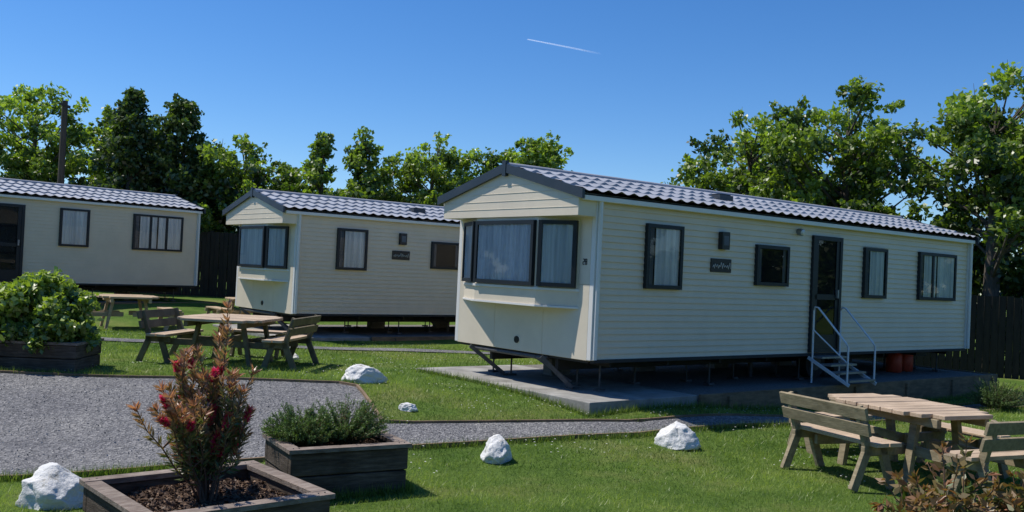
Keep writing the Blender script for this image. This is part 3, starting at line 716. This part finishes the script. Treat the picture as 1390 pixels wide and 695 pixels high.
# ---------------------------------------------------------------- grass blades
def inpoly(P,poly):
    x,y=P[:,0],P[:,1]; ins=np.zeros(len(P),bool); n=len(poly)
    for i in range(n):
        x1,y1=poly[i];x2,y2=poly[(i+1)%n]
        c_=((y1>y)!=(y2>y))&(x<(x2-x1)*(y-y1)/(y2-y1+1e-12)+x1); ins^=c_
    return ins
def rectw(o,x0,x1,y0,y1): return [loc2w(o,x0,y0),loc2w(o,x1,y0),loc2w(o,x1,y1),loc2w(o,x0,y1)]
def rrect(cx,cy,a,b_,rz):
    c_,s_=math.cos(rz),math.sin(rz); return [(cx+c_*x-s_*y,cy+s_*x+c_*y) for x,y in((-a/2,-b_/2),(a/2,-b_/2),(a/2,b_/2),(-a/2,b_/2))]
EX=[road_top+road_bot[::-1],path_top+path_bot[::-1],bp_top+bp_bot[::-1],rectw(A,-.42,10.4,-.55,3.5),rectw(B,-.4,10.6,-.5,3.4),
    rrect(-2.05,6.55,1.25,1.2,math.radians(41)),rrect(-1.5,8.45,1.05,.78,math.radians(30)),rrect(-6.75,13.2,1.7,.9,.05)]
def scatter(n,x0,x1,y0,y1):
    y=y0+(y1-y0)*rng.random(n); x=x0+(x1-x0)*rng.random(n); P=np.stack([x,y],1)
    P=P[np.abs(x)<y*.60+1.2]
    k=np.ones(len(P),bool)
    for e in EX: k&=~inpoly(P,e)
    return P[k]
Vs=[];Ls=[]
for n,y0,y1,hh,ww in((190000,5.5,9.5,.036,.0048),(150000,9.5,13,.038,.0068),(100000,13,20,.042,.010)):
    P=scatter(n,-12,12,y0,y1); m_=len(P); z=hgt(P[:,0],P[:,1]); B0=np.c_[P,z-.003]
    patch=np.array([noise.noise((float(a)*.9,float(b_)*.9,0.))+.7*noise.noise((float(a)*3.1,float(b_)*3.1,2.)) for a,b_ in P])
    h_=hh*(.55+.8*rng.random(m_))*(1+.55*patch); a=rng.random(m_)*6.283; wv=np.c_[np.cos(a),np.sin(a),np.zeros(m_)]*ww*.5
    tip=B0+np.c_[rng.normal(size=(m_,2))*h_[:,None]*.55,h_]
    Vs.append(np.stack([B0-wv,B0+wv,tip],1).reshape(-1,3)); Ls.append(np.clip(.40+.85*patch+rng.normal(size=m_)*.22,0,1))
quadmesh('grass',np.concatenate(Vs),np.concatenate(Ls),GRASS,nv=3)
def tuft_line(pl,n):
    R=resample(pl,n); R=R+rng.normal(size=R.shape)*.02; return R
E=np.concatenate([tuft_line([(-8,12.44),(-6.7,12.44),(-2.05,12.86)],2500),tuft_line([(-1.35,10.9),(1.65,11.56),(4.15,13.3),(9,17.1)],3500),tuft_line([(-1.05,10.04),(1.5,10.88),(4.1,12.53),(10,17.0)],4500),
   tuft_line([loc2w(A,-.46,3.4),loc2w(A,-.46,-.56),loc2w(A,10.4,-.62)],7000),tuft_line(rrect(-1.5,8.45,1.12,.85,math.radians(30)),2600),tuft_line([(-4.36,8.1),(-2.6,9.1)],1500)])
m_=len(E); B0=np.c_[E,hgt(E[:,0],E[:,1])]; h_=.05+.08*rng.random(m_)**2; a=rng.random(m_)*6.283; wv=np.c_[np.cos(a),np.sin(a),np.zeros(m_)]*.0035
tip=B0+np.c_[rng.normal(size=(m_,2))*.025,h_]
quadmesh('grass_edge_tufts',np.stack([B0-wv,B0+wv,tip],1).reshape(-1,3),rng.random(m_)*.8,GRASS,nv=3)
P=scatter(3600,-9,9,9,19); k=np.array([noise.noise((float(a)*.7,float(b_)*.7,9.))>.0 for a,b_ in P]); P=P[k]; z=hgt(P[:,0],P[:,1])+.05
B0=np.c_[P,z]; s=.012
V=np.stack([B0+[-s,0,0],B0+[0,-s,0.004],B0+[s,0,0],B0+[0,s,.004]],1).reshape(-1,3)
quadmesh('daisies',V,rng.random(len(P)),L_WHITE)
y=7+6*rng.random(9000); x=-9+11*rng.random(9000); P=np.stack([x,y],1); P=P[inpoly(P,EX[0])|inpoly(P,EX[1])]; k=len(P)
B0=np.c_[P,hgt(P[:,0],P[:,1])+.022]; Ax=unit(rng.normal(size=B0.shape)*[1,1,.4]); GST=leafmat('loose_stone',(.12,.12,.125),(.50,.49,.46),trans=0,gloss=.02)
quadmesh('loose_gravel_stones',leafverts(B0,Ax,.005+.008*rng.random(k),.004+.006*rng.random(k)),rng.random(k)**1.6,GST)

# contrail
w=N('contrail_vapour'); tc=w.n('ShaderNodeTexCoord'); sx=w.n('ShaderNodeSeparateXYZ'); w.l(tc.outputs['Generated'],sx.inputs[0])
al=ramp(w,sx.outputs[0],[(0,(.22,)*3),(.7,(.13,)*3),(1,(.01,)*3)])
e=w.n('ShaderNodeBsdfDiffuse'); e.inputs[0].default_value=(.95,.95,.95,1); t2=w.n('ShaderNodeBsdfTranslucent'); t2.inputs[0].default_value=(.95,.95,.95,1)
ad=w.n('ShaderNodeAddShader'); w.l(e.outputs[0],ad.inputs[0]); w.l(t2.outputs[0],ad.inputs[1]); tr=w.n('ShaderNodeBsdfTransparent'); mx=w.n('ShaderNodeMixShader'); w.l(al,mx.inputs[0]); w.l(tr.outputs[0],mx.inputs[1]); w.l(ad.outputs[0],mx.inputs[2]); w.l(mx.outputs[0],w.out.inputs[0])
m=MB(); m.tube([(12,2000,501),(60,2000,494),(110,2000,486.5),(170,2000,477)],[1.0,1.4,1.6,1.8],w.m,6,False); m.obj('contrail')

# ---------------------------------------------------------------- light, sky, camera
el=math.radians(58); S=Vector((-.95,.30,0)).normalized()*math.cos(el); S.z=math.sin(el)
ld=bpy.data.lights.new('sun','SUN'); ld.energy=5.0; ld.angle=math.radians(.5); ld.color=(1,.95,.87)
lo=bpy.data.objects.new('sun',ld); lo.rotation_euler=(-S).to_track_quat('-Z','Y').to_euler(); lo.location=(-20,10,40); col.objects.link(lo)
wd=bpy.data.worlds.new('World'); scene.world=wd; wd.use_nodes=True; nt=wd.node_tree; nt.nodes.clear()
sk=nt.nodes.new('ShaderNodeTexSky'); sk.sky_type='NISHITA'; sk.sun_disc=False; sk.sun_elevation=el; sk.sun_rotation=math.atan2(S.x,S.y)%(2*math.pi)
sk.air_density=.9; sk.dust_density=.1; sk.ozone_density=2.5
hs=nt.nodes.new('ShaderNodeHueSaturation'); hs.inputs['Saturation'].default_value=1.28
mm=nt.nodes.new('ShaderNodeMix'); mm.data_type='RGBA'; mm.blend_type='MULTIPLY'; mm.inputs[0].default_value=1; mm.inputs[7].default_value=(.80,.93,1.12,1)
bg=nt.nodes.new('ShaderNodeBackground'); bg.inputs[1].default_value=.12; wo=nt.nodes.new('ShaderNodeOutputWorld')
nt.links.new(sk.outputs[0],hs.inputs['Color']); nt.links.new(hs.outputs[0],mm.inputs[6]); nt.links.new(mm.outputs[2],bg.inputs[0]); nt.links.new(bg.outputs[0],wo.inputs[0])
cam=bpy.data.cameras.new('camera'); cam.lens=36*1273/1390; cam.sensor_width=36; cam.clip_end=5000; cam.clip_start=.05
co=bpy.data.objects.new('camera',cam); col.objects.link(co); co.location=(0,0,2.0)
co.rotation_euler=(Matrix.Rotation(math.radians(90.97),3,'X')@Matrix.Rotation(math.radians(2.6),3,'Z')).to_euler()
scene.camera=co
scene.view_settings.view_transform='Standard'; scene.view_settings.look='None'; scene.view_settings.exposure=0
